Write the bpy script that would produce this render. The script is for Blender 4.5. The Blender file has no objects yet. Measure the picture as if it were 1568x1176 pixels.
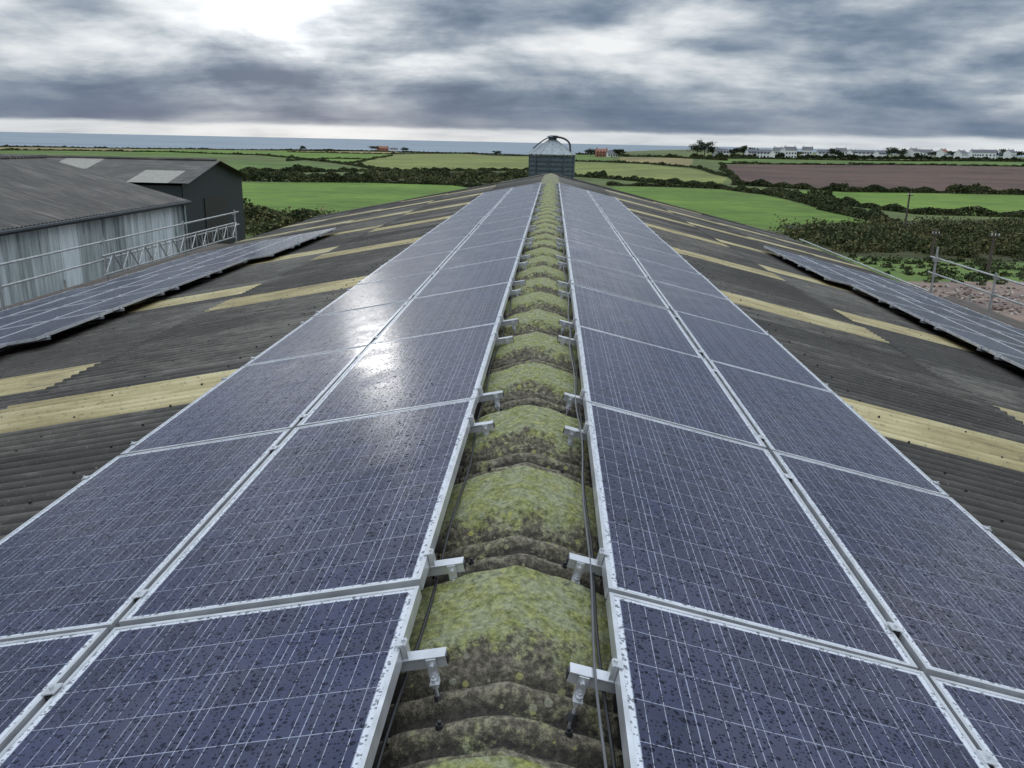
import bpy, math, random
import numpy as np
from mathutils import Vector, Matrix
random.seed(4); rng=np.random.default_rng(7)
S=bpy.context.scene
S.view_settings.view_transform='Standard'; S.view_settings.look='None'; S.view_settings.exposure=0
COL=S.collection
# ------------------------------------------------------------ camera
CAM=Vector((0.08,0,7.1)); F=1269.0
psi,pit,rol=math.radians(2.43),math.radians(16.3),math.radians(1.2)
fw=Vector((-math.sin(psi)*math.cos(pit),math.cos(psi)*math.cos(pit),-math.sin(pit)))
r0=Vector((math.cos(psi),math.sin(psi),0)); u0=r0.cross(fw)
R=r0*math.cos(rol)+u0*math.sin(rol); U=u0*math.cos(rol)-r0*math.sin(rol)
cd=bpy.data.cameras.new("camera"); cam=bpy.data.objects.new("camera",cd); COL.objects.link(cam)
M=Matrix((R,U,-fw)).transposed().to_4x4(); M.translation=CAM; cam.matrix_world=M
cd.sensor_width=36; cd.lens=F/1568*36; cd.clip_start=0.05; cd.clip_end=120000
S.camera=cam
# ------------------------------------------------------------ terrain
LP=np.array([(0,0),(60,0),(200,-3.5),(600,-7.5),(1350,-12.5),(1450,-60),(60000,-60)],float)
RP=np.array([(0,0),(60,-.4),(200,-3),(500,-3),(1000,2.3),(1300,0),(1450,-60),(60000,-60)],float)
def terr(x,y):
    x=np.asarray(x,float); y=np.asarray(y,float)
    r=np.hypot(x,y); az=np.degrees(np.arctan2(x,np.maximum(y,1e-3))); az=np.where(y<0,np.sign(x)*90,az)
    t=np.clip((az+4)/14,0,1); t=t*t*(3-2*t)
    h=np.interp(r,LP[:,0],LP[:,1])*(1-t)+np.interp(r,RP[:,0],RP[:,1])*t
    w=np.clip((r-120)/300,0,1)
    h=h+w*(np.sin(x/97.0+1.3)*np.cos(y/131.0)*1.0+np.sin(x/41.+y/57.)*.3)
    return h
RR=np.concatenate([np.linspace(12,120,300),np.geomspace(120,1340,900)])
def P(px,py):
    a=(px-784)/F; b=(588-py)/F
    d=R*a+U*b+fw; hl=math.hypot(d.x,d.y)
    x=CAM.x+d.x/hl*RR; y=d.y/hl*RR; z=CAM.z+d.z/hl*RR
    g=z-terr(x,y); i=np.argmax(g<=0) if (g<=0).any() else len(RR)-1
    return (float(x[i]),float(y[i]))
# ------------------------------------------------------------ node helpers
class NT:
    def __init__(s,nt): s.nt=nt
    def n(s,t,**k):
        o=s.nt.nodes.new(t)
        for a,b in k.items(): setattr(o,a,b)
        return o
    def l(s,a,b): s.nt.links.new(a,b)
    def put(s,i,v):
        if hasattr(v,'node'): s.l(v,i)
        elif v is not None: i.default_value=v
    def m(s,op,a,b=None,c=None,clamp=False):
        o=s.n('ShaderNodeMath',operation=op); o.use_clamp=clamp
        s.put(o.inputs[0],a); s.put(o.inputs[1],b); s.put(o.inputs[2],c); return o.outputs[0]
    def vm(s,op,a,b=None):
        o=s.n('ShaderNodeVectorMath',operation=op); s.put(o.inputs[0],a); s.put(o.inputs[1],b)
        return o.outputs['Value'] if op in('DOT_PRODUCT','LENGTH') else o.outputs[0]
    def comb(s,x,y,z):
        o=s.n('ShaderNodeCombineXYZ'); s.put(o.inputs[0],x);s.put(o.inputs[1],y);s.put(o.inputs[2],z); return o.outputs[0]
    def sep(s,v):
        o=s.n('ShaderNodeSeparateXYZ'); s.l(v,o.inputs[0]); return o.outputs
    def noise(s,v,sc,det=4,ro=.55,dist=0):
        o=s.n('ShaderNodeTexNoise'); s.l(v,o.inputs['Vector']); o.inputs['Scale'].default_value=sc
        o.inputs['Detail'].default_value=det;o.inputs['Roughness'].default_value=ro;o.inputs['Distortion'].default_value=dist
        return o.outputs[0]
    def ramp(s,f,st,interp='LINEAR'):
        o=s.n('ShaderNodeValToRGB'); s.put(o.inputs[0],f); e=o.color_ramp.elements; o.color_ramp.interpolation=interp
        for i,(p,c) in enumerate(st):
            if i>=2: e.new(p)
        for i,(p,c) in enumerate(st):
            e[i].position=p; c=(c,c,c) if not isinstance(c,tuple) else c; e[i].color=(*c,1)
        return o.outputs[0]
    def mix(s,f,a,b,bt='MIX'):
        o=s.n('ShaderNodeMix',data_type='RGBA',blend_type=bt)
        s.put(o.inputs[0],f)
        for i,v in((6,a),(7,b)):
            if isinstance(v,tuple): v=(*v,1)
            s.put(o.inputs[i],v)
        return o.outputs[2]
    def mr(s,v,a,b,c=0,d=1,smooth=False):
        o=s.n('ShaderNodeMapRange'); o.interpolation_type='SMOOTHSTEP' if smooth else 'LINEAR'
        s.put(o.inputs[0],v)
        for i,x in enumerate((a,b,c,d)): o.inputs[i+1].default_value=x
        return o.outputs[0]
    def bump(s,h,st=.5,d=.01):
        o=s.n('ShaderNodeBump'); s.l(h,o.inputs['Height']); o.inputs['Strength'].default_value=st; o.inputs['Distance'].default_value=d
        return o.outputs[0]
def mat(name,col=(.5,.5,.5),rough=.6,metal=0,fn=None):
    m=bpy.data.materials.new(name); m.use_nodes=True; t=NT(m.node_tree); b=m.node_tree.nodes['Principled BSDF']
    b.inputs['Base Color'].default_value=(*col,1); b.inputs['Roughness'].default_value=rough; b.inputs['Metallic'].default_value=metal
    if fn: fn(t,b)
    else:
        tc=t.n('ShaderNodeTexCoord').outputs['Object']; nz=t.noise(tc,6,3)
        t.l(t.mix(1.0,col,t.ramp(nz,[(.3,.72),(.7,1.15)]),'MULTIPLY'),b.inputs['Base Color'])
    return m
def obj(t): return t.n('ShaderNodeTexCoord').outputs['Object']
def geo(t): return t.n('ShaderNodeNewGeometry').outputs['Position']
# ------------------------------------------------------------ materials
def f_panel(t,b):
    o=obj(t); x,y,z=t.sep(o); W,L=1.03,1.955
    a=t.m('DIVIDE',t.m('SUBTRACT',x,.032),.161); c=t.m('DIVIDE',t.m('SUBTRACT',y,.026),.15858)
    fa=t.m('ABSOLUTE',t.m('SUBTRACT',t.m('FRACT',a),.5)); fc=t.m('ABSOLUTE',t.m('SUBTRACT',t.m('FRACT',c),.5))
    gap=t.m('MAXIMUM',t.m('GREATER_THAN',fa,.490),t.m('GREATER_THAN',fc,.490))
    bus=t.m('LESS_THAN',t.m('ABSOLUTE',t.m('SUBTRACT',t.m('FRACT',t.m('MULTIPLY',a,3)),.5)),.017)
    marg=t.m('MAXIMUM',t.m('GREATER_THAN',t.m('ABSOLUTE',t.m('SUBTRACT',x,W/2)),W/2-.031),t.m('GREATER_THAN',t.m('ABSOLUTE',t.m('SUBTRACT',y,L/2)),L/2-.025))
    wn=t.n('ShaderNodeTexWhiteNoise',noise_dimensions='3D'); inf=t.n('ShaderNodeObjectInfo').outputs['Random']
    t.l(t.comb(t.m('FLOOR',a),t.m('FLOOR',c),t.m('MULTIPLY',inf,50)),wn.inputs['Vector'])
    v=t.n('ShaderNodeTexVoronoi'); t.l(o,v.inputs['Vector']); v.inputs['Scale'].default_value=75
    vs=t.sep(v.outputs['Color'])[0]
    val=t.m('ADD',t.m('ADD',t.m('MULTIPLY',wn.outputs['Value'],.40),t.m('MULTIPLY',vs,.35)),t.m('MULTIPLY',inf,.25))
    cell=t.ramp(val,[(.15,(.006,.009,.034)),(.85,(.015,.021,.072))])
    busc=t.noise(o,60,2)
    cc=t.mix(t.m('MULTIPLY',bus,t.mr(busc,.35,.6,.4,1)),cell,(.42,.44,.50)); cc=t.mix(gap,cc,(.24,.26,.33)); cc=t.mix(marg,cc,(.58,.60,.64))
    wv=t.vm('ADD',o,t.comb(t.m('MULTIPLY',inf,37.),0,0))
    wob=t.n('ShaderNodeTexNoise'); t.l(wv,wob.inputs['Vector']); wob.inputs['Scale'].default_value=120; wob.inputs['Detail'].default_value=1
    wv2=t.vm('ADD',wv,t.vm('MULTIPLY',wob.outputs['Color'],(.005,.005,0)))
    def drops(sc,pw,mul):
        dv=t.n('ShaderNodeTexVoronoi',voronoi_dimensions='2D'); t.l(wv2,dv.inputs['Vector']); dv.inputs['Scale'].default_value=sc
        ds=t.sep(dv.outputs['Color']); dr=t.m('MULTIPLY',t.m('POWER',ds[1],pw),mul)
        return t.m('MAXIMUM',t.m('SUBTRACT',1,t.m('DIVIDE',dv.outputs['Distance'],t.m('ADD',dr,.012))),0)
    dA=drops(78,2.0,.44); dB=drops(36,5,.34)
    dd=t.m('MAXIMUM',dA,dB)
    hgt=t.m('ADD',t.m('POWER',dA,.6),t.m('MULTIPLY',t.m('POWER',dB,.6),2.))
    gr=t.noise(wv,3,3,.6); gr2=t.noise(geo(t),.6,3,.6)
    isd=t.m('GREATER_THAN',dd,.04)
    cc=t.mix(t.m('MULTIPLY',t.mr(gr,.40,.75,.01,.07),t.mr(gr2,.35,.65,.3,1.6)),cc,(.25,.25,.30))
    cc=t.mix(t.m('MULTIPLY',isd,.6),cc,(.005,.005,.010))
    t.l(cc,b.inputs['Base Color'])
    t.l(t.m('ADD',t.m('ADD',t.mr(gr,.35,.7,.13,.25),t.mr(gr2,.4,.65,0,.05)),t.m('MULTIPLY',isd,-.07)),b.inputs['Roughness'])
    t.l(t.m('SUBTRACT',.5,t.m('MULTIPLY',isd,.28)),b.inputs['Specular IOR Level'])
    t.l(t.bump(hgt,.9,.0028),b.inputs['Normal']); b.inputs['IOR'].default_value=1.45
MP=mat('panel_glass',fn=f_panel,rough=.1)
ALU=mat('aluminium',(.62,.63,.65),.34,.6)
ALU2=mat('cable_grey',(.10,.10,.105),.5)
BLK=mat('black_rubber',(.02,.02,.022),.5)
def f_roof(t,b):
    p=geo(t); x,y,z=t.sep(p)
    wn=t.n('ShaderNodeTexWhiteNoise',noise_dimensions='2D')
    t.l(t.comb(t.m('FLOOR',t.m('DIVIDE',x,2.3)),t.m('FLOOR',t.m('DIVIDE',y,1.022)),0),wn.inputs['Vector'])
    big=t.noise(p,.35,3,.6); st=t.noise(t.vm('MULTIPLY',p,(1.2,9,1)),1.0,4,.65); sp=t.noise(p,38,3,.7); mid=t.noise(p,5,4,.7)
    v=t.m('ADD',t.m('ADD',t.m('MULTIPLY',big,.3),t.m('MULTIPLY',st,.4)),t.m('ADD',t.m('MULTIPLY',mid,.3),t.m('MULTIPLY',t.m('SUBTRACT',wn.outputs['Value'],.5),.18)))
    c=t.ramp(v,[(.36,(.026,.022,.018)),(.5,(.056,.049,.040)),(.63,(.14,.127,.105))])
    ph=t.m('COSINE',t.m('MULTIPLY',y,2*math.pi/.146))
    c=t.mix(t.mr(ph,-.7,.6,.92,0),c,(.006,.006,.005))  # corrugation shading painted in: valleys go near-black in the base colour
    c=t.mix(t.ramp(sp,[(.62,0.),(.72,.45)]),c,(.25,.24,.19))
    t.l(c,b.inputs['Base Color']); b.inputs['Roughness'].default_value=.6; b.inputs['Specular IOR Level'].default_value=.35
    t.l(t.bump(sp,.5,.004),b.inputs['Normal'])
ROOF=mat('fibre_cement',fn=f_roof)
def f_light(t,b):
    p=geo(t); st=t.noise(t.vm('MULTIPLY',p,(.9,10,1)),1.0,4,.65); sp=t.noise(p,26,3,.7); bg=t.noise(p,.9,3,.6)
    c=t.ramp(t.m('ADD',t.m('MULTIPLY',st,.6),t.m('MULTIPLY',bg,.4)),[(.36,(.19,.15,.07)),(.5,(.38,.31,.145)),(.64,(.55,.48,.27))])
    c=t.mix(t.ramp(sp,[(.58,0.),(.70,.7)]),c,(.09,.08,.045))
    y=t.sep(p)[1]; ph=t.m('COSINE',t.m('MULTIPLY',y,2*math.pi/.146)); c=t.mix(t.mr(ph,-1,.3,.75,0),c,(.09,.075,.035))  # groove shade along the corrugation is mixed into the rooflight colour
    t.l(c,b.inputs['Base Color']); b.inputs['Roughness'].default_value=.5
RL=mat('rooflight_grp',fn=f_light)
def f_moss(t,b):
    p=geo(t); x,y,z=t.sep(p)
    n1=t.noise(p,9,5,.7); n2=t.noise(p,48,5,.75); n3=t.noise(p,2.2,2); n4=t.noise(p,170,2,.7)
    tt=t.m('FRACT',t.m('ADD',t.m('DIVIDE',t.m('SUBTRACT',y,1.63),.888),t.m('MULTIPLY',t.m('SUBTRACT',n1,.5),.08)))
    pl=t.mr(tt,.46,.62,0,1,True); pl=t.m('MULTIPLY',pl,t.mr(tt,.965,.99,1,0))
    c=t.ramp(n2,[(.30,(.026,.023,.016)),(.46,(.080,.068,.046)),(.60,(.20,.175,.125))])
    rib=t.mr(t.m('COSINE',t.m('MULTIPLY',t.m('SUBTRACT',t.m('MULTIPLY',tt,.888),.0667),2*math.pi/.1333)),-.6,1,.3,1.35)  # rib light and shade put into the colour: crests brightened, hollows darkened
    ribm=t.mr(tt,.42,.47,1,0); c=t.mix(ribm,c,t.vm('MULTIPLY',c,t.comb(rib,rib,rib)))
    mm=t.m('ADD',t.m('ADD',t.m('MULTIPLY',n1,.75),t.m('MULTIPLY',n3,.35)),t.m('ADD',t.m('MULTIPLY',pl,.30),t.m('MULTIPLY',n2,.45)))
    moss=t.ramp(n2,[(.30,(.065,.074,.020)),(.47,(.19,.20,.055)),(.66,(.40,.40,.14))])
    mg=t.ramp(n2,[(.3,(.10,.11,.060)),(.6,(.34,.35,.22))]); moss=t.mix(t.mr(t.noise(p,14,4,.7),.40,.60,0,.85),moss,mg)
    c=t.mix(t.mr(mm,.80,1.00,0,.95,True),c,moss)
    # bare weathered cement further along the ridge
    c=t.mix(t.m('MULTIPLY',t.mr(y,28,33,0,.75,True),t.mr(n1,.35,.6,.5,1)),c,(.20,.18,.13))
    v=t.n('ShaderNodeTexVoronoi'); t.l(p,v.inputs['Vector']); v.inputs['Scale'].default_value=26
    vc=t.sep(v.outputs['Color']); li=t.m('MULTIPLY',t.m('LESS_THAN',t.m('ADD',v.outputs['Distance'],t.m('MULTIPLY',n4,.25)),t.m('MULTIPLY',vc[0],.48)),t.m('GREATER_THAN',vc[1],.35))
    c=t.mix(t.m('MULTIPLY',li,.5),c,t.mix(vc[2],(.36,.36,.28),(.46,.43,.07)))
    t.l(c,b.inputs['Base Color']); b.inputs['Roughness'].default_value=.85
    t.l(t.bump(t.m('ADD',n2,t.m('MULTIPLY',n4,.5)),.9,.012),b.inputs['Normal'])
MOSS=mat('mossy_cement',fn=f_moss)
def f_ground(t,b):
    a=t.n('ShaderNodeVertexColor'); a.layer_name='Col'; p=geo(t)
    n1=t.noise(p,.02,4,.6); n2=t.noise(p,.35,4,.7); n3=t.noise(t.vm('MULTIPLY',p,(.12,.5,.1)),1,3,.6)
    v=t.m('ADD',t.m('ADD',t.m('MULTIPLY',n1,.4),t.m('MULTIPLY',n2,.3)),t.m('MULTIPLY',n3,.3))
    t.l(t.mix(1.0,a.outputs[0],t.ramp(v,[(.38,(.60,.52,.7)),(.5,.95),(.61,(1.5,1.3,1.3))]),'MULTIPLY'),b.inputs['Base Color']); b.inputs['Roughness'].default_value=.95
    b.inputs['Specular IOR Level'].default_value=.15
GRD=mat('grassland',fn=f_ground)
def leafmat(name,c0,c1,c2):
    def f(t,b):
        g=t.n('ShaderNodeNewGeometry'); n=t.noise(g.outputs['Position'],.16,3,.6)
        v=t.m('ADD',t.m('MULTIPLY',n,.65),t.m('MULTIPLY',g.outputs['Random Per Island'],.35))
        t.l(t.ramp(v,[(.3,c0),(.5,c1),(.72,c2)]),b.inputs['Base Color']); b.inputs['Roughness'].default_value=.8
        b.inputs['Specular IOR Level'].default_value=.2
    return mat(name,fn=f)
LEAF=leafmat('hedge_leaves',(.018,.026,.010),(.042,.056,.020),(.10,.10,.04))
SCR=leafmat('scrub_leaves',(.020,.030,.011),(.050,.066,.022),(.17,.14,.06))
TREE=leafmat('tree_leaves',(.010,.016,.008),(.025,.035,.014),(.05,.06,.025))
BARK=mat('bark',(.07,.055,.04),.9)
def f_white(t,b):
    p=geo(t); x,y,z=t.sep(p)
    st=t.noise(t.vm('MULTIPLY',p,(1,3.2,.22)),1.3,5,.7); f=t.noise(t.vm('MULTIPLY',p,(1,14,.5)),1,3,.6)
    wn=t.n('ShaderNodeTexWhiteNoise',noise_dimensions='1D'); t.l(t.m('FLOOR',t.m('DIVIDE',y,1.0)),wn.inputs['W'])
    v=t.m('ADD',t.m('ADD',t.m('MULTIPLY',st,.5),t.m('MULTIPLY',f,.25)),t.m('MULTIPLY',wn.outputs['Value'],.25))
    t.l(t.ramp(v,[(.36,(.13,.16,.155)),(.46,(.40,.45,.45)),(.6,(.74,.80,.81))]),b.inputs['Base Color']); b.inputs['Roughness'].default_value=.6
WHT=mat('pale_cladding',fn=f_white)
def f_oldroof(t,b):
    p=geo(t); st=t.noise(t.vm('MULTIPLY',p,(.7,5,1)),1,5,.7); g=t.noise(p,.5,3); y=t.sep(p)[1]
    c=t.ramp(t.m('ADD',t.m('MULTIPLY',st,.6),t.m('MULTIPLY',g,.4)),[(.35,(.030,.026,.022)),(.5,(.072,.063,.053)),(.65,(.16,.14,.12))])
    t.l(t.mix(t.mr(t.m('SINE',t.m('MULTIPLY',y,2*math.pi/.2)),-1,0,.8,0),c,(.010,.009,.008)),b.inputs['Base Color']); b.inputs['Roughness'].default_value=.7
OLDR=mat('weathered_sheets',fn=f_oldroof)
DRK=mat('dark_cladding',(.022,.028,.032),.6); PALE=mat('pale_sheet',(.27,.25,.21),.6)
BLOCK=mat('concrete_block',(.30,.29,.27),.9)
TUBE=mat('scaffold_steel',(.42,.43,.42),.45,.5)
SILO=mat('silo_steel',(.075,.10,.11),.55,.3); CONE=mat('silo_roof_steel',(.30,.33,.34),.65,.1)
HW=mat('white_render',(.80,.80,.78),.8); HB=mat('brick_red',(.28,.12,.08),.9); SLT=mat('slate',(.10,.10,.115),.6); TILE=mat('red_tile',(.26,.11,.07),.8); WIN=mat('window_glass',(.03,.035,.045),.15)
WOOD=mat('pole_wood',(.09,.07,.055),.85)
# ------------------------------------------------------------ mesh builder
class MB:
    def __init__(s): s.v=[];s.f=[];s.m=[]
    def face(s,pts,mi=0):
        k=len(s.v); s.v+= [tuple(p) for p in pts]; s.f.append(tuple(range(k,k+len(pts)))); s.m.append(mi)
    def box(s,c,d,mi=0,B=None):
        c=Vector(c);k=len(s.v)
        for i in range(8):
            q=Vector(((i&1)-.5,((i>>1)&1)-.5,((i>>2)&1)-.5)); q=Vector((q.x*d[0],q.y*d[1],q.z*d[2]))
            if B: q=B@q
            s.v.append(tuple(c+q))
        for f in((0,2,3,1),(4,5,7,6),(0,1,5,4),(2,6,7,3),(0,4,6,2),(1,3,7,5)):
            s.f.append(tuple(k+j for j in f)); s.m.append(mi)
    def cyl(s,a,b_,r,r2=None,n=8,mi=0,cap=True):
        a=Vector(a);b_=Vector(b_); r2=r if r2 is None else r2; d=(b_-a).normalized()
        e=d.orthogonal().normalized(); g=d.cross(e); k=len(s.v)
        for i in range(n):
            w=e*math.cos(2*math.pi*i/n)+g*math.sin(2*math.pi*i/n); s.v.append(tuple(a+w*r)); s.v.append(tuple(b_+w*r2))
        for i in range(n):
            j=(i+1)%n; s.f.append((k+2*i,k+2*j,k+2*j+1,k+2*i+1)); s.m.append(mi)
        if cap:
            s.f.append(tuple(k+2*i for i in range(n))[::-1]);s.m.append(mi); s.f.append(tuple(k+2*i+1 for i in range(n)));s.m.append(mi)
    def path(s,pts,r,n=8,mi=0):
        for a,b_ in zip(pts[:-1],pts[1:]): s.cyl(a,b_,r,n=n,mi=mi)
    def build(s,name,mats,parent=None,smooth=False):
        me=bpy.data.meshes.new(name); me.from_pydata(s.v,[],s.f)
        for m in mats: me.materials.append(m)
        me.polygons.foreach_set('material_index',s.m)
        if smooth: me.polygons.foreach_set('use_smooth',[True]*len(s.f))
        o=bpy.data.objects.new(name,me); COL.objects.link(o)
        if parent: o.parent=parent
        return o
def empty(name):
    e=bpy.data.objects.new(name,None); COL.objects.link(e); return e
def npmesh(name,V,Fq,mats,mi=None,parent=None,smooth=False):
    me=bpy.data.meshes.new(name); V=np.asarray(V,np.float32); Fq=np.asarray(Fq,np.int32); n=len(Fq)
    me.vertices.add(len(V)); me.vertices.foreach_set('co',V.ravel())
    me.loops.add(n*4); me.loops.foreach_set('vertex_index',Fq.ravel())
    me.polygons.add(n); me.polygons.foreach_set('loop_start',np.arange(n,dtype=np.int32)*4); me.polygons.foreach_set('loop_total',np.full(n,4,np.int32))
    for m in mats: me.materials.append(m)
    if mi is not None: me.polygons.foreach_set('material_index',np.asarray(mi,np.int32))
    if smooth: me.polygons.foreach_set('use_smooth',np.ones(n,bool))
    me.update(calc_edges=True); me.validate()
    o=bpy.data.objects.new(name,me); COL.objects.link(o)
    if parent: o.parent=parent
    return o
def grid(nx,ny):
    i=np.arange(nx-1)[:,None]*ny+np.arange(ny-1)[None,:]
    return np.stack([i,i+ny,i+ny+1,i+1],-1).reshape(-1,4)
def leaves(name,C,sz,m,parent=None):
    n=len(C); a=rng.normal(size=(n,3)); a/=np.linalg.norm(a,axis=1)[:,None]
    b=rng.normal(size=(n,3)); b-=a*(a*b).sum(1)[:,None]; b/=np.linalg.norm(b,axis=1)[:,None]
    s=np.asarray(sz)[:,None]; V=np.stack([C-a*s,C-b*s*.6,C+a*s,C+b*s*.6],1).reshape(-1,3)
    return npmesh(name,V,np.arange(4*n).reshape(-1,4),[m],parent=parent)
# ------------------------------------------------------------ ground
az=np.radians(np.concatenate([np.arange(-50,50,.14),np.arange(50,310,2.6),[310]]))
rr=np.concatenate([[0.5,10,20,28],np.geomspace(34,1480,430),[2500]])
A,Rg=np.meshgrid(az,rr,indexing='ij'); X=np.sin(A)*Rg; Y=np.cos(A)*Rg
Z=terr(X,Y)
def inside(X,Y,poly):
    c=np.zeros(X.shape,bool); n=len(poly)
    for i in range(n):
        x1,y1=poly[i];x2,y2=poly[i-1]
        if y1==y2: continue
        c^=((y1>Y)!=(y2>Y))&(X<(x2-x1)*(Y-y1)/(y2-y1)+x1)
    return c
Cg=np.zeros(X.shape+(4,),np.float32); Cg[...,3]=1
Cg[...,:3]=(.10,.13,.045)
G1=(.115,.190,.036);G2=(.10,.155,.042);G3=(.17,.195,.06);TAN=(.22,.19,.09);BR=(.105,.070,.055);DK=(.05,.055,.022);MUD=(.20,.155,.125)
far=Rg>800; Cg[far,:3]=(.12,.14,.06)
FIELDS=[([(-200,222),(840,226),(840,231),(-200,232)],TAN),
([(-200,232),(330,232),(360,240),(-200,246)],G2),
([(200,229),(460,231),(430,236),(220,234)],G1),
([(350,245),(450,248),(590,262),(350,264)],G2),
([(440,233),(600,236),(560,244),(520,250),(400,240)],G1),
([(600,238),(700,236),(812,240),(812,261),(660,262),(530,252)],G3),
([(640,230),(812,232),(812,237),(640,235)],G2),
([(460,229),(600,230),(600,233),(470,232)],G3),
([(560,262),(812,262),(800,290),(560,278)],DK),
([(330,280),(560,279),(700,284),(790,300),(790,350),(300,350)],G1),
([(878,236),(940,238),(940,246),(878,244)],G2),
([(950,241),(1060,243),(1058,254),(950,249)],TAN),
([(875,248),(990,252),(1060,259),(1115,272),(1100,285),(1000,279),(875,270)],G3),
([(1100,243),(1640,247),(1640,254),(1100,250)],G2),
([(1108,252),(1640,257),(1640,297),(1290,293),(1125,281)],BR),
([(940,286),(1110,291),(1180,300),(1260,322),(1345,342),(1215,353),(1120,350),(930,320)],G1),
([(1180,291),(1640,301),(1640,333),(1400,327),(1290,313)],G1),
([(1195,345),(1640,332),(1640,412),(1290,398)],DK),
([(1270,392),(1640,406),(1640,450),(1330,440)],G2),
([(1380,432),(1640,432),(1700,700),(1350,640)],MUD)]
for pl,c in FIELDS: Cg[inside(X,Y,[P(*q) for q in pl]),:3]=c
yard=(np.abs(X)<30)&(Y<36)&(Y>-60); Cg[yard,:3]=MUD
g=npmesh('ground',np.stack([X,Y,Z],-1).reshape(-1,3),grid(*X.shape),[GRD],smooth=True)
ca=g.data.color_attributes.new('Col','FLOAT_COLOR','POINT'); ca.data.foreach_set('color',Cg.reshape(-1))
# sea
def f_sea(t,b):
    p=geo(t); n=t.noise(t.vm('MULTIPLY',p,(.0006,.003,1)),1,3,.6)
    t.l(t.ramp(n,[(.35,(.15,.19,.23)),(.65,(.24,.28,.31))]),b.inputs['Base Color']); b.inputs['Roughness'].default_value=.7
    b.inputs['Specular IOR Level'].default_value=.25
SEA=mat('sea_water',fn=f_sea)
mb=MB(); mb.face([(60000*math.cos(k*math.pi/48),60000*math.sin(k*math.pi/48),-42) for k in range(96)]); mb.build('sea',[SEA])
# ------------------------------------------------------------ hedges
def hedge(pts,h,w,m=LEAF,hs=.55,name='hedge'):
    h*=hs; w*=.6
    W=[np.array(P(*q)) for q in pts]; C=[];Z_=[]
    for a,b in zip(W[:-1],W[1:]):
        L=np.linalg.norm(b-a); rmid=np.hypot(*(a+b)/2); sz=min(max(.09+rmid*.0009,.13),.8)
        n=int(min(L*h*w*2.4/(sz*sz)+10,4800))
        t=rng.random(n); d=(b-a)/max(L,1e-3); nn=np.array([-d[1],d[0]])
        lump=.60+.30*np.sin(t*L/3.1+rng.random()*6)*np.sin(t*L/7.7+1)+.20*np.sin(t*L*.9)+.6*(np.sin(t*L/19.+rng.random()*6)>.93)
        lump=np.maximum(lump,.15)
        th=rng.random(n)*math.pi; q=np.sqrt(rng.random(n))**.5
        off=np.cos(th)*q*w/2; zz=np.sin(th)*q*h*lump
        wob=np.sin(t*L/23.)*1.2
        xy=a+(b-a)*t[:,None]+nn*(off+wob)[:,None]
        z=terr(xy[:,0],xy[:,1])+zz
        C.append(np.column_stack([xy,z])); Z_.append(sz*(.6+.8*rng.random(n)))
    leaves(name,np.concatenate(C),np.concatenate(Z_),m)
for pts,h,w in [
 ([(-60,231),(120,231),(260,233),(400,238),(520,251),(600,262)],2.5,4),
 ([(340,263),(450,264),(560,263),(660,262),(812,261)],3.,5),
 ([(340,270),(450,272),(560,278)],4.5,8),([(340,277),(450,279),(570,280),(700,284),(800,296)],2.6,4),
 ([(440,233),(600,236),(700,235),(812,239)],2.5,4),([(600,238),(560,246),(530,252)],2.,3),
 ([(390,230),(500,232),(640,233),(812,233)],2.5,4),([(200,228),(400,229),(640,229),(830,231)],2.5,5),
 ([(-60,226),(100,226),(300,226),(460,227),(600,228)],3,5),
 ([(440,247),(500,243),(560,244)],2,3),
 ([(480,228),(640,229),(830,231)],3,5),
 ([(300,335),(370,340),(450,345),(520,352)],2.6,4),
 ([(560,268),(640,270),(720,272),(800,276)],4.5,12),
 ([(875,247),(990,251),(1060,257),(1116,271)],2.2,3),([(875,270),(1000,280),(1105,287)],2.8,4),
 ([(875,237),(960,240),(1060,243),(1110,246)],3,5),([(930,284),(1110,290),(1180,299),(1262,321),(1350,343)],2.6,4),
 ([(1100,243),(1250,245),(1400,247),(1640,249)],3.,6),([(1100,251),(1300,253),(1640,256)],2.2,4),
 ([(1125,283),(1290,294),(1450,296),(1640,300)],3.2,5),([(1105,252),(1116,270),(1128,284)],2.5,4),
 ([(1180,292),(1290,314),(1400,328),(1640,336)],2.4,3.5),
 ([(1060,241),(1100,243),(1160,243)],5,8)]:
    hedge(pts,h,w)
def scrub(poly,n,h0,h1,name='scrub_bush',m=SCR,leaf=.22,per=150):
    W=[P(*q) for q in poly]; xs=[p[0] for p in W]; ys=[p[1] for p in W]; C=[];k=0
    while k<n:
        x=random.uniform(min(xs),max(xs)); y=random.uniform(min(ys),max(ys))
        if not inside(np.array([x]),np.array([y]),W)[0]: continue
        k+=1; h=random.uniform(h0,h1)*random.choice((.6,.8,1)); rad=h*random.uniform(.8,1.6)
        a=rng.normal(size=(per,3)); a/=np.linalg.norm(a,axis=1)[:,None]; a*=(rng.random(per)**.3)[:,None]
        a*=(1+.35*np.sin(a[:,[0]]*5+k)*np.cos(a[:,[1]]*6)); a[:,2]=np.abs(a[:,2])
        C.append(np.array([x,y,float(terr(x,y))-.1])+a*np.array([rad,rad,h]))
    C=np.concatenate(C); leaves(name,C,leaf*(.4+rng.random(len(C))),m)
scrub([(1190,356),(1300,352),(1568,346),(1700,350),(1700,396),(1568,398),(1430,392),(1300,388),(1230,372)],280,.4,1.8,leaf=.13,per=320)
scrub([(560,268),(812,267),(812,284),(700,280),(560,276)],170,1.,2.4,leaf=.4,per=70)
scrub([(285,345),(300,330),(520,335),(520,360),(300,362)],70,.6,1.6,leaf=.16,per=220)
scrub([(1280,394),(1640,400),(1640,440),(1400,436)],150,.15,.6,name='rough_grass',m=LEAF,leaf=.10,per=90)
mb=MB()
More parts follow.
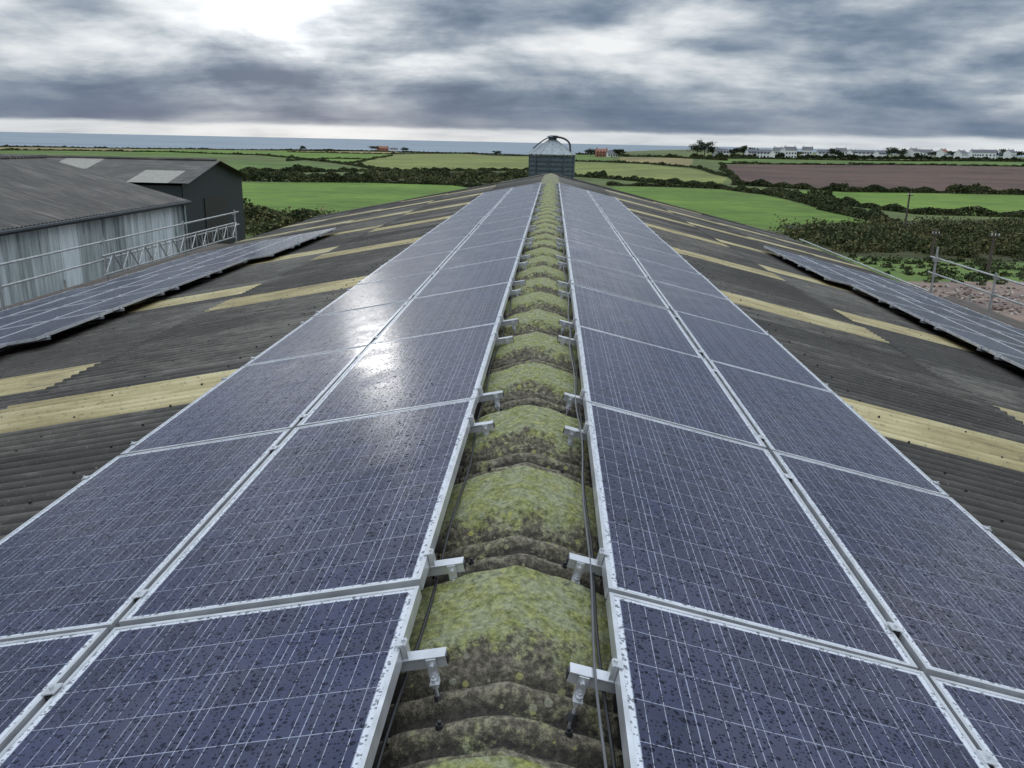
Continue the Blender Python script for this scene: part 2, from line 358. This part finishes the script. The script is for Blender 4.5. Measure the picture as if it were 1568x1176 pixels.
Wm=[P(*q) for q in [(1400,440),(1640,444),(1640,520),(1420,500)]]
xs=[p[0] for p in Wm]; ys=[p[1] for p in Wm]
for i in range(900):
    x=random.uniform(min(xs),max(xs)); y=random.uniform(min(ys),max(ys)); s=random.uniform(.05,.22)
    mb.box((x,y,float(terr(x,y))+s*.1),(s,s*random.uniform(.6,1.4),s*.5),i%2,Matrix.Rotation(random.uniform(0,6),3,(random.random(),random.random(),1)))
mb.build('rubble_stones',[mat('stone_pale',(.38,.33,.29),.9),mat('stone_brown',(.17,.12,.10),.9)])
# ------------------------------------------------------------ barn
barn=empty('barn')
TR,TL=.237,.203; aR,aL=math.atan(TR),math.atan(TL)
ZE=5.75; XI=.30; CL=.13; Y0,Y1=-6.,40.
def roofz(s,x):
    T=TR if s>0 else TL; return ZE-CL-(abs(x)-XI)*T
edges=[0.30,2.35,4.65,6.95,9.2,11.25]
ny=int((Y1-Y0)/.146*8)+1; ys=np.linspace(Y0,Y1,ny); wav=np.cos(ys/.146*2*math.pi)*.028-.028
for s in(1,-1):
    Vs=[];Fs=[];Ms=[];off=0
    for ci,(x0,x1) in enumerate(zip(edges[:-1],edges[1:])):
        rows=[(x0,0.0),(x1+.08,.016),(x1+.08,-.004)]
        V=np.zeros((3,ny,3))
        for k,(xx,dz) in enumerate(rows):
            V[k,:,0]=s*xx; V[k,:,1]=ys; V[k,:,2]=roofz(s,xx)+wav+dz
        f=grid(3,ny); 
        if s<0: f=f[:,::-1]
        yc=ys[:-1]; mi=np.zeros((2,ny-1),int)
        ph=(yc-(5.85+ (0 if ci<=1 else 1.6)+(0.9 if ci>=3 else 0)))%5.3
        on=(ph<1.0)&((yc>-2))&(ci>=1)&(ci<=4)
        mi[:,on]=1
        Vs.append(V.reshape(-1,3)); Fs.append(f+off); Ms.append(mi.reshape(-1)); off+=3*ny
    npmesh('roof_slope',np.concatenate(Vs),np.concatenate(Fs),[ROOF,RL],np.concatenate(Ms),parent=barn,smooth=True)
mb=MB()
for s in(1,-1):
    for xx in(2.75,3.6,4.5,6.0,7.4,9.0,10.6):
        y=round(Y0/.146)*.146
        while y<Y1:
            z=roofz(s,xx)+.012; mb.cyl((s*xx,y,z-.02),(s*xx,y,z+.004),.011,.007,6)
            y+=.146*random.choice((2,3,4))
mb.build('roof_screws',[BLK],barn)
# ridge cap
per=.888; ny=int((Y1-Y0)/.0122); ys=np.linspace(Y0,Y1,ny); xs_=np.linspace(-.46,.46,47)
t=((ys-1.63)%per)
k_=np.floor((ys-1.63)/per)
prof=np.where(t<.40,.021*np.cos((t-.0667)/.1333*2*math.pi)-.012,0)
hm=np.where(t>=.40,np.clip((t-.40)/.12,0,1),0); hm=hm*hm*(3-2*hm)*(.88+.12*np.clip((t-.53)/.33,0,1))
hm*=np.where(t>.868,np.clip((per-t)/.02,0,1),1)
XX,YY=np.meshgrid(xs_,ys,indexing='ij')
ax=np.abs(XX)
arch=-.085*(ax/.30)**1.25
jit=np.sin(k_*12.9898)*.005
Zc=5.652+arch+(hm*.082*(1-.25*np.clip(ax/.36,0,1)**3))+prof+jit
Zc+=.003*np.sin(XX*37+YY*23)+.002*np.sin(YY*71)
V=np.stack([XX+.004*np.sin(k_*7.1)[None,:],YY,Zc],-1).reshape(-1,3)
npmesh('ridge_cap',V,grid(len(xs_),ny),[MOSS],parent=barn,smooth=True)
mb=MB()
for k in range(-4,43):
    y=1.63+.888*k+.2
    if y>Y1-.3: break
    for sx in(-.17,.17):
        z=5.65-.085*(.17/.30)**1.25+.01; mb.cyl((sx,y,z-.02),(sx,y,z+.008),.013,.010,8); mb.cyl((sx,y,z+.006),(sx,y,z+.018),.006,n=6)
mb.build('ridge_bolts',[BLK],barn)
mb=MB()
for s in(1,-1):
    xx=s*10.9; ze=roofz(s,10.9)-.1; mb.box((xx,(Y0+Y1)/2,1.0),(.2,Y1-Y0-.6,2.0),0); mb.box((xx,(Y0+Y1)/2,(2+ze)/2),(.08,Y1-Y0-.6,ze-2.004),1)
    mb.cyl((s*11.38,Y0,roofz(s,11.3)-.12),(s*11.38,Y1,roofz(s,11.3)-.12),.075,n=10,mi=2)
for yy in(Y0+.35,Y1-.35):
    pts=[(-10.8,yy,0),(10.8,yy,0),(10.8,yy,roofz(1,10.8)-.08),(0,yy,5.55),(-10.8,yy,roofz(-1,10.8)-.08)]
    mb.face(pts,1)
mb.build('walls',[BLOCK,OLDR,DRK],barn)
mb=MB()
for s in(1,-1):
    a=Vector((s*.1,Y1+.03,roofz(s,.1)+.01)); b=Vector((s*11.3,Y1+.03,roofz(s,11.3)+.01)); mb.cyl(a,b,.06,n=6)
mb.build('verge_trim',[ROOF],barn)
# ------------------------------------------------------------ solar panels
W,L,Hf,fwd_=1.03,1.955,.04,.013
mb=MB()
mb.box((fwd_/2,L/2,-Hf/2),(fwd_,L,Hf),0);mb.box((W-fwd_/2,L/2,-Hf/2),(fwd_,L,Hf),0)
mb.box((W/2,fwd_/2,-Hf/2),(W-2*fwd_,fwd_,Hf),0);mb.box((W/2,L-fwd_/2,-Hf/2),(W-2*fwd_,fwd_,Hf),0)
e=fwd_-.001
mb.face([(e,e,-.003),(W-e,e,-.003),(W-e,L-e,-.003),(e,L-e,-.003)],1)
mb.face([(e,e,-.012),(e,L-e,-.012),(W-e,L-e,-.012),(W-e,e,-.012)],2)
pm=mb.build('panel',[ALU,MP,PALE]); PMESH=pm.data; bpy.data.objects.remove(pm)
def array(s,xin,zin,cols,rows,steps=None,inner_feet=True,name='solar_panel_array',bolt=.09):
    E=empty(name); a=aR if s>0 else aL; c,sn=math.cos(a),math.sin(a)
    Uv=Vector((s*c,0,-sn)); Nv=Vector((s*sn,0,c)); Vv=Vector((0,1,0))
    B=Matrix((Vector((c,0,-s*sn)),Vv,Nv)).transposed()
    hw=MB()
    for ri,y in enumerate(rows):
        du=steps[ri] if steps else 0
        O=Vector((s*xin,0,zin))
        for ci in range(cols):
            u=du+ci*(W+.025)
            p=O+Uv*(u if s>0 else u+W)+Vv*(y+random.uniform(-.003,.003))+Nv*random.uniform(-.002,.002)
            o=bpy.data.objects.new('panel',PMESH); COL.objects.link(o); o.parent=E
            Bt=B@Matrix.Rotation(random.uniform(-.004,.004),3,'X')@Matrix.Rotation(random.uniform(-.004,.004),3,'Y')
            m=Bt.to_4x4(); m.translation=p; o.matrix_world=m
        tot=cols*(W+.025)-.025
        for ry in(.20,1.60):
            ry+=y+random.uniform(-.03,.03)
            u0_=du-(.118 if inner_feet else .05)+random.uniform(-.02,.015); u1_=du+tot+.07
            mid=O+Uv*((u0_+u1_)/2)+Vv*ry+Nv*(-.060)
            Lr=u1_-u0_
            hw.box(mid,(Lr,.030,.034),0,B)
            hw.box(mid+Nv*.0185,(Lr,.044,.003),0,B)
            hw.box(O+Uv*(u0_-.002)+Vv*ry+Nv*(-.060),(.004,.024,.024),1,B)
            for uu in (du-.010,du+tot+.010):
                q=O+Uv*uu+Vv*ry; hw.box(q+Nv*(-.018),(.016,.036,.044),0,B); hw.box(q+Nv*.006+Uv*(.008 if uu<du+.1 else -.008),(.028,.036,.004),0,B)
                hw.cyl(q+Nv*.006,q+Nv*.016,.006,n=6,mi=0)
            for ci in range(1,cols):
                q=O+Uv*(du+ci*(W+.025)-.0125)+Vv*ry; hw.box(q+Nv*.0045,(.040,.05,.004),0,B); hw.cyl(q+Nv*.005,q+Nv*.014,.007,n=6)
                hw.box(q-Nv*.02,(.019,.05,.036),1,B)
            for uu in ((u0_+.04,) if inner_feet else ())+(du+tot-.1,):
                q=O+Uv*uu+Vv*(ry-.026); hw.box(q+Nv*(-.078),(.028,.005,.07),0,B); hw.box(q+Nv*(-.111)-Vv*.010,(.028,.024,.004),0,B)
                hw.cyl(q+Nv*(-.062)-Vv*.002,q+Nv*(-.062)-Vv*.013,.007,n=6)
                p0=q-Vv*.010; hw.cyl(p0+Nv*(-.09),p0+Nv*(-.115-bolt),.005,n=6); hw.cyl(p0+Nv*(-.108),p0+Nv*(-.098),.010,n=6); hw.cyl(p0+Nv*(-.125),p0+Nv*(-.114),.010,n=6)
                hw.cyl(p0+Nv*(-.17),p0+Nv*(-.152),.018,.010,n=8,mi=1)
    hw.build('rails_and_clamps',[ALU,BLK],E)
    return E
rows=[2.352+1.98*k for k in range(-3,14)]
array(1,XI,ZE,2,rows); array(-1,XI,ZE,2,rows)
rl=[-3.6+1.98*k for k in range(0,14)]
st=[.55 if y<9.5 else (.15 if y<17.5 else -.3) for y in rl]
for s in(1,-1):
    array(s,6.45,roofz(s,6.45)+.17,4,rl,st,False,bolt=.02)
def cable(name,x0,z,rad,m,seed,sag=.012):
    cu=bpy.data.curves.new(name,'CURVE'); cu.dimensions='3D'; cu.bevel_depth=rad; cu.bevel_resolution=2
    sp=cu.splines.new('POLY'); ys=np.arange(-2,30,.12); sp.points.add(len(ys)-1)
    for i,y in enumerate(ys):
        sp.points[i].co=(x0+sag*math.sin(y*1.7+seed)+.006*math.sin(y*5.1+seed),y,z+.008*math.sin(y*3.17+seed*2),1)
    o=bpy.data.objects.new(name,cu); cu.materials.append(m); COL.objects.link(o)
cable('cable',.268,5.672,.005,BLK,0,.006); cable('cable',.250,5.725,.004,ALU2,1.3,.006); cable('cable',-.275,5.66,.005,BLK,2.2)
# ------------------------------------------------------------ silo
sil=empty('grain_silo'); cx,cy=0.02,43.3; mb=MB(); RS=1.16
zs=np.arange(2.6,6.56,.11)
prev=None;n=40
for i,z in enumerate(zs):
    r=RS+(.007 if i%2 else -.007)
    ring=[(cx+r*math.cos(2*math.pi*k/n),cy+r*math.sin(2*math.pi*k/n),z) for k in range(n)]
    if prev:
        for k in range(n): mb.face([prev[k],prev[(k+1)%n],ring[(k+1)%n],ring[k]],0)
    prev=ring
for z in(3.6,5.05,6.52): mb.cyl((cx,cy,z-.02),(cx,cy,z+.02),RS+.018,n=40,mi=0)
for k in range(10):
    a=2*math.pi*k/10+.2; mb.box((cx+(RS+.01)*math.cos(a),cy+(RS+.01)*math.sin(a),4.55),(.03,.06,3.9),0,Matrix.Rotation(a,3,'Z'))
mb.cyl((cx,cy,.9),(cx,cy,2.6),.2,RS,n=40,mi=0)
for k in range(6):
    a=2*math.pi*k/6+.3; mb.cyl((cx+RS*math.cos(a),cy+RS*math.sin(a),0),(cx+RS*math.cos(a),cy+RS*math.sin(a),2.7),.06,n=6,mi=0)
mb.build('body',[SILO],sil)
mb=MB()
mb.cyl((cx,cy,6.53),(cx,cy,7.20),RS+.06,.22,n=40)
for k in range(12):
    a=2*math.pi*k/12; mb.cyl((cx+(RS+.05)*math.cos(a),cy+(RS+.05)*math.sin(a),6.55),(cx+.22*math.cos(a),cy+.22*math.sin(a),7.21),.010,n=5)
mb.cyl((cx,cy,7.19),(cx,cy,7.36),.21,.21,n=20,mi=1); mb.cyl((cx,cy,7.36),(cx,cy,7.44),.34,.14,n=20,mi=1)
mb.build('conical_roof',[CONE,SILO],sil)
mb=MB()
pts=[(cx+.2+.68*math.sin(math.pi/2*i/12),cy-.3,7.36-.42*(1-math.cos(math.pi/2*i/12))) for i in range(13)]; pts.append((cx+.90,cy-.4,6.62))
mb.path(pts,.048)
mb.path([(cx-.2,cy-.3,7.33),(cx-.42,cy-.4,7.22),(cx-.72,cy-.5,7.0),(cx-.95,cy-.6,6.8)],.03)
mb.box((cx+.14,cy-.2,7.38),(.26,.26,.10))
mb.build('filler_pipes',[BLK],sil)
# ------------------------------------------------------------ neighbouring sheds
sh=empty('agricultural_shed'); XE,XR,ya,yb=-15.,-20.6,-4.,34.
ze,zr=4.55,6.1
mb=MB(); n=int((yb-ya)/.2*4); ys=np.linspace(ya,yb,n)
wv=np.sin(ys/.2*2*math.pi)*.02
V=np.zeros((2,n,3)); V[:,:,0]=XE+wv; V[:,:,1]=ys; V[0,:,2]=.6; V[1,:,2]=ze
npmesh('side_cladding',V.reshape(-1,3),grid(2,n)[:,::-1],[WHT],parent=sh)
V=np.zeros((3,n,3)); V[:,:,1]=ys; V[0,:,0]=XE+.25;V[1,:,0]=XR;V[2,:,0]=2*XR-XE-.25
V[0,:,2]=ze-.02+wv;V[1,:,2]=zr+wv;V[2,:,2]=ze-.02+wv
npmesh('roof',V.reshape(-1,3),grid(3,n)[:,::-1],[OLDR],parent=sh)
mb.box((XE-.05,(ya+yb)/2,.3),(.2,yb-ya,.6),0)
for yy in(ya+.05,yb-.05): mb.face([(XE-.02,yy,0),(2*XR-XE,yy,0),(2*XR-XE,yy,ze-.1),(XR,yy,zr-.1),(XE-.02,yy,ze-.1)],1)
mb.box((2*XR-XE,(ya+yb)/2,ze/2-.1),(.1,yb-ya-.2,ze-.2),1)
mb.cyl((XE+.3,ya,ze-.1),(XE+.3,yb,ze-.1),.07,mi=1)
mb.box((XE+.02,yb-.08,ze/2),(.12,.14,ze-.1),2)
for k in range(8):
    mb.box((XR,ya+8+k*3.6,zr+.08),(.9,1.3,.12),3)
mb.cyl((XR,ya,zr+.02),(XR,yb,zr+.02),.10,mi=3)
mb.build('gables_and_ridge',[BLOCK,DRK,WHT,OLDR],sh)
s2=empty('dark_barn'); mb=MB()
xa,xb,y0,y1,ym=-50.,-21.2,48.,57.5,52.7; ze,zr=4.5,5.55
for x in(xa,xb): mb.face([(x,y0,0),(x,y1,0),(x,y1,ze),(x,ym,zr),(x,y0,ze)],0)
mb.box(((xa+xb)/2,y0+.06,ze/2-.1),(xb-xa-.1,.1,ze-.25),0);mb.box(((xa+xb)/2,y1-.06,ze/2-.1),(xb-xa-.1,.1,ze-.25),0)
mb.box((xb+.03,ym,1.7),(.06,3.6,3.4),2)
mb.box((xb+.05,ym,zr-.05),(.1,.2,.2),2)
mb.build('walls',[DRK,WHT,BLK],s2)
mb=MB(); k=24; dx=(xb-xa+.5)/k
for i in range(k):
    x0=xa+i*dx; x1=x0+dx
    for (ya_,za_,yb_,zb_,j) in((y0-.25,ze-.07,(y0+ym)/2,(ze+zr)/2,0),((y0+ym)/2,(ze+zr)/2,ym,zr+.03,1)):
        mb.face([(x0,ya_,za_),(x1,ya_,za_),(x1,yb_,zb_),(x0,yb_,zb_)],1 if (i in(21,22) and j==0) or (i in (16,17) and j==1) else 0)
    mb.face([(x0,ym,zr+.03),(x1,ym,zr+.03),(x1,y1+.25,ze-.07),(x0,y1+.25,ze-.07)],0)
mb.cyl((xa,ym,zr+.06),(xb+.25,ym,zr+.06),.1,n=6,mi=0)
mb.build('roof',[OLDR,PALE],s2)
# ------------------------------------------------------------ scaffolding
def scaf(s,ysp,ya,yb):
    mb=MB(); x=s*11.75; z=roofz(s,11.3)
    for y in ysp: mb.cyl((x,y,0),(x,y,z+1.05),.03); mb.cyl((x+s*1.2,y,0),(x+s*1.2,y,z-.1),.03); mb.cyl((x-.1*s,y+.06,z-.35),(x+1.3*s,y+.06,z-.35),.025)
    for dz in(.45,.92): mb.cyl((x+.05*s,ya,z+dz),(x+.05*s,yb,z+dz+.03),.026)
    mb.cyl((x,ya,z-.4),(x,yb,z-.4),.026)
    for i in range(4): mb.box((x+s*(.2+.24*i),(ya+yb)/2,z-.3),(.22,yb-ya,.04),1)
    for y in ysp:
        for dz in(.45,.92): mb.box((x+.03*s,y,z+dz),(.1,.1,.09),0)
    return mb
mb=scaf(-1,[11,14.2,17.2,21.6,26.5,31],6,31.5)
x=-11.62; z=roofz(-1,11.3)+.12
mb.cyl((x,21.2,z),(x,30.5,z),.026); mb.cyl((x,21.2,z+.5),(x,30.5,z+.5),.026)
y=21.3; up=0
while y<30.3:
    mb.cyl((x,y,z+(.5 if up else 0)),(x,y+.45,z+(0 if up else .5)),.018); mb.cyl((x,y,z),(x,y,z+.5),.015); y+=.45; up=1-up
mb.build('scaffolding',[TUBE,WOOD])
mb=scaf(1,[10,13,16,19,22.2,25.7],6,26.2)
mb.cyl((11.8,26,roofz(1,11.3)-.1),(11.8,40,roofz(1,11.3)-.05),.03)
mb.cyl((11.74,25.7,0),(11.74,25.7,roofz(1,11.3)+1.3),.035); mb.box((11.74,25.7,roofz(1,11.3)+.92),(.13,.16,.12),0)
mb.build('scaffolding',[TUBE,WOOD])
# ------------------------------------------------------------ poles
def pole(px,py,ztop_px,name='telegraph_pole'):
    x,y=P(px,py); z=float(terr(x,y)); r=math.hypot(x,y)
    d=R*((px-784)/F)+U*((588-ztop_px)/F)+fw; zt=CAM.z+d.z/math.hypot(d.x,d.y)*r
    mb=MB(); mb.cyl((x,y,z-.2),(x,y,zt),.12,.08,n=8); mb.box((x,y-.12,zt-.35),(.6,.08,.08)); 
    for k in(-.22,0,.22): mb.cyl((x+k,y-.12,zt-.3),(x+k,y-.12,zt-.18),.03,n=6,mi=1)
    mb.build(name,[WOOD,HW])
pole(1384,358,293); pole(691,284,262); pole(300,345,243); pole(1425,400,350); pole(1512,420,352)
# ------------------------------------------------------------ village
def house(x,y,w,d,h,rot,wall,roof,name):
    z=float(terr(x,y))-.3; mb=MB(); rh=d*.34
    B=Matrix.Rotation(rot,3,'Z'); o=Vector((x,y,z))
    T=lambda a,b,c:o+B@Vector((a,b,c))
    mb.box(T(0,0,h/2),(w,d,h),0,B)
    for sx in(-1,1): mb.face([T(sx*w/2,-d/2,h),T(sx*w/2,d/2,h),T(sx*w/2,0,h+rh)],0)
    for sy in(-1,1): mb.face([T(-w/2-.3,sy*(d/2+.3),h-.2),T(w/2+.3,sy*(d/2+.3),h-.2),T(w/2+.3,0,h+rh+.08),T(-w/2-.3,0,h+rh+.08)],1)
    for sx in(-1,1): mb.box(T(sx*w*.42,0,h+rh+.3),(.7,.9,1.5),0,B)
    nf=2 if h>4 else 1
    for f in range(nf):
        for k in range(4):
            if f==0 and k==1: mb.box(T(-w/2+w*(k+.5)/4,-d/2-.02,1.25),(1.,.1,2.1),3,B)
            else: mb.box(T(-w/2+w*(k+.5)/4,-d/2-.02,1.6+f*2.6),(1.2,.1,1.3),2,B)
    mb.build(name,[wall,roof,WIN,WOOD])
for px,py,w in [(1103,240,10),(1172,241,11),(1190,240,7),(1208,241,9),(1235,240,8),(1262,240,12),(1286,240,9),(1305,239,8),(1325,240,13),(1347,241,8),(1397,241,9),(1415,241,13),(1442,242,8),(1470,243,11),(1492,243,8),(1512,243,12),(1545,243,10),(1150,240,8)]:
    x,y=P(px,py+1.5); k=random.random()
    house(x,y,w,7,random.choice((4.2,5.8,6.6)),random.uniform(-.9,.9),HW,SLT if k<.9 else TILE,'white_house')
x,y=P(586,229); house(x,y,17,9,5.5,.1,HB,TILE,'brick_farmhouse'); x,y=P(603,229); house(x,y,12,8,4,.2,HW,SLT,'white_house')
x,y=P(921,240); house(x,y,10,7,4.2,.1,HB,TILE,'brick_farmhouse'); x,y=P(937,240); house(x,y,8,7,3,.1,HW,SLT,'white_house')
def tree(px,py,h,spread):
    x,y=P(px,py); z=float(terr(x,y)); E=empty('tree'); mb=MB()
    lean=random.uniform(-.1,.1)*h; top=Vector((x+lean,y,z+h*.72)); mb.cyl((x,y,z-.3),top,h*.035,h*.015,n=7)
    C=[]
    for i in range(9):
        a=random.uniform(0,6.28); t=random.uniform(.45,.95); b=Vector((x,y,z)).lerp(top,t)
        e=b+Vector((math.cos(a)*spread*random.uniform(.3,1),math.sin(a)*spread*random.uniform(.3,1),h*random.uniform(.05,.3))); mb.cyl(b,e,h*.012,h*.005,n=5)
        q=rng.normal(size=(110,3))*np.array([spread*.27,spread*.27,h*.075]); C.append(q+np.array(e))
    mb.build('trunk',[BARK],E); C=np.concatenate(C); leaves('crown',C,.25+.4*rng.random(len(C)),TREE,E)
for px,py,h,s in [(1068,241,10,6),(1078,241,12,6),(1090,241,8,5),(1122,241,7,4),(1138,241,9,4),(1150,241,8,5),(1220,242,6,4),(1278,242,7,5),(1365,242,10,6),(1378,242,8,5),(1358,242,7,5),(1430,243,8,6),(1458,244,7,5),(1530,244,9,6),(1556,244,8,6),(905,239,7,5),(948,240,6,4),(574,229,8,7),(620,229,7,6),(465,229,6,5),(760,230,6,6)]:
    tree(px,py,h,s)
hedge([(1120,242),(1250,242.5),(1400,244),(1640,246)],4.5,7,TREE,.7,name='distant_trees')
# ------------------------------------------------------------ world
SUNAZ=math.radians(-16.6); SUNEL=math.radians(8.6)
sd=Vector((math.sin(SUNAZ)*math.cos(SUNEL),math.cos(SUNAZ)*math.cos(SUNEL),math.sin(SUNEL)))
w=bpy.data.worlds.new("World"); S.world=w; w.use_nodes=True; t=NT(w.node_tree); w.node_tree.nodes.clear()
out=t.n('ShaderNodeOutputWorld'); d=t.n('ShaderNodeTexCoord').outputs['Generated']; x,y,z=t.sep(d)
sky=t.n('ShaderNodeTexSky',sky_type='NISHITA'); sky.sun_disc=False; sky.sun_elevation=SUNEL; sky.sun_rotation=SUNAZ; sky.dust_density=.3
b1=t.n('ShaderNodeBackground'); t.l(sky.outputs[0],b1.inputs[0]); b1.inputs[1].default_value=.05
zp=t.m('ADD',t.m('MAXIMUM',z,0),.16)
pv=t.comb(t.m('DIVIDE',x,zp),t.m('DIVIDE',y,zp),0)
n2=t.noise(t.vm('MULTIPLY',pv,(1.0,1.7,1)),1.0,6,.55,.3)
n1=t.noise(t.vm('ADD',t.vm('MULTIPLY',d,(6.0,6.0,17)),(3.9,1.2,.4)),1.0,6,.52,.2)
n3=t.noise(t.vm('MULTIPLY',d,(14,14,52)),1.0,4,.55,.2)
c=t.m('ADD',t.m('ADD',t.m('MULTIPLY',n1,.56),t.m('MULTIPLY',n2,.30)),t.m('MULTIPLY',n3,.14))
azn=t.m('ARCTAN2',x,y)
for a0,z0,sa,sz,am in [(4.5,.105,4.5,.030,.085),(-33,.080,5,.016,.05),(-24,.125,8,.02,.03),(17,.075,7,.018,.045),(-22,.055,12,.016,-.05),(4,.052,9,.016,-.05),(22,.14,9,.03,-.03),(-16,.135,5,.025,.05),(-7,.11,3,.02,-.03)]:
    da=t.m('DIVIDE',t.m('SUBTRACT',azn,math.radians(a0)),math.radians(sa)); dz=t.m('DIVIDE',t.m('SUBTRACT',z,z0),sz)
    gsn=t.m('EXPONENT',t.m('MULTIPLY',t.m('ADD',t.m('MULTIPLY',da,da),t.m('MULTIPLY',dz,dz)),-1))
    c=t.m('ADD',c,t.m('MULTIPLY',gsn,am))
c=t.m('ADD',c,t.mr(z,.03,.16,.0,.035))
colr=t.ramp(c,[(.39,(.115,.165,.25)),(.46,(.21,.27,.36)),(.52,(.37,.43,.50)),(.575,(.60,.65,.70)),(.66,(.90,.92,.94))])
zw=t.m('ADD',z,t.m('MULTIPLY',t.m('SUBTRACT',n3,.5),.008))
band=t.m('MULTIPLY',t.mr(zw,.008,.018,0,1,True),t.mr(zw,.025,.06,1,0,True))
colr=t.mix(t.m('MULTIPLY',band,.72),colr,(.12,.175,.27))
strip=t.m('MULTIPLY',t.mr(zw,.010,.015,1,0,True),t.mr(n2,.35,.6,.6,.95))
colr=t.mix(strip,colr,(.74,.78,.81))
gain=t.mr(z,.16,.8,1,3.0,True)
colr=t.vm('MULTIPLY',colr,t.comb(gain,gain,gain))
dt=t.m('SUBTRACT',1,t.vm('DOT_PRODUCT',d,tuple(sd)))
g1=t.m('MULTIPLY',t.m('EXPONENT',t.m('DIVIDE',dt,-.0009)),t.mr(c,.42,.6,.3,1.3))
g2=t.m('MULTIPLY',t.m('MULTIPLY',t.m('EXPONENT',t.m('DIVIDE',dt,-.010)),t.mr(c,.42,.6,.10,1)),.40)
gg=t.m('ADD',g1,g2); colr=t.vm('ADD',colr,t.vm('MULTIPLY',t.comb(gg,gg,gg),(1,.99,.96)))
b2=t.n('ShaderNodeBackground'); t.l(colr,b2.inputs[0]); b2.inputs[1].default_value=1.0
mx=t.n('ShaderNodeMixShader'); mx.inputs[0].default_value=.97; t.l(b1.outputs[0],mx.inputs[1]); t.l(b2.outputs[0],mx.inputs[2]); t.l(mx.outputs[0],out.inputs[0])
sl=bpy.data.lights.new('sun','SUN'); sl.energy=.022; sl.angle=math.radians(3); sl.color=(1,.97,.92)
so=bpy.data.objects.new('sun',sl); COL.objects.link(so); so.rotation_euler=(-sd).to_track_quat('-Z','Y').to_euler()
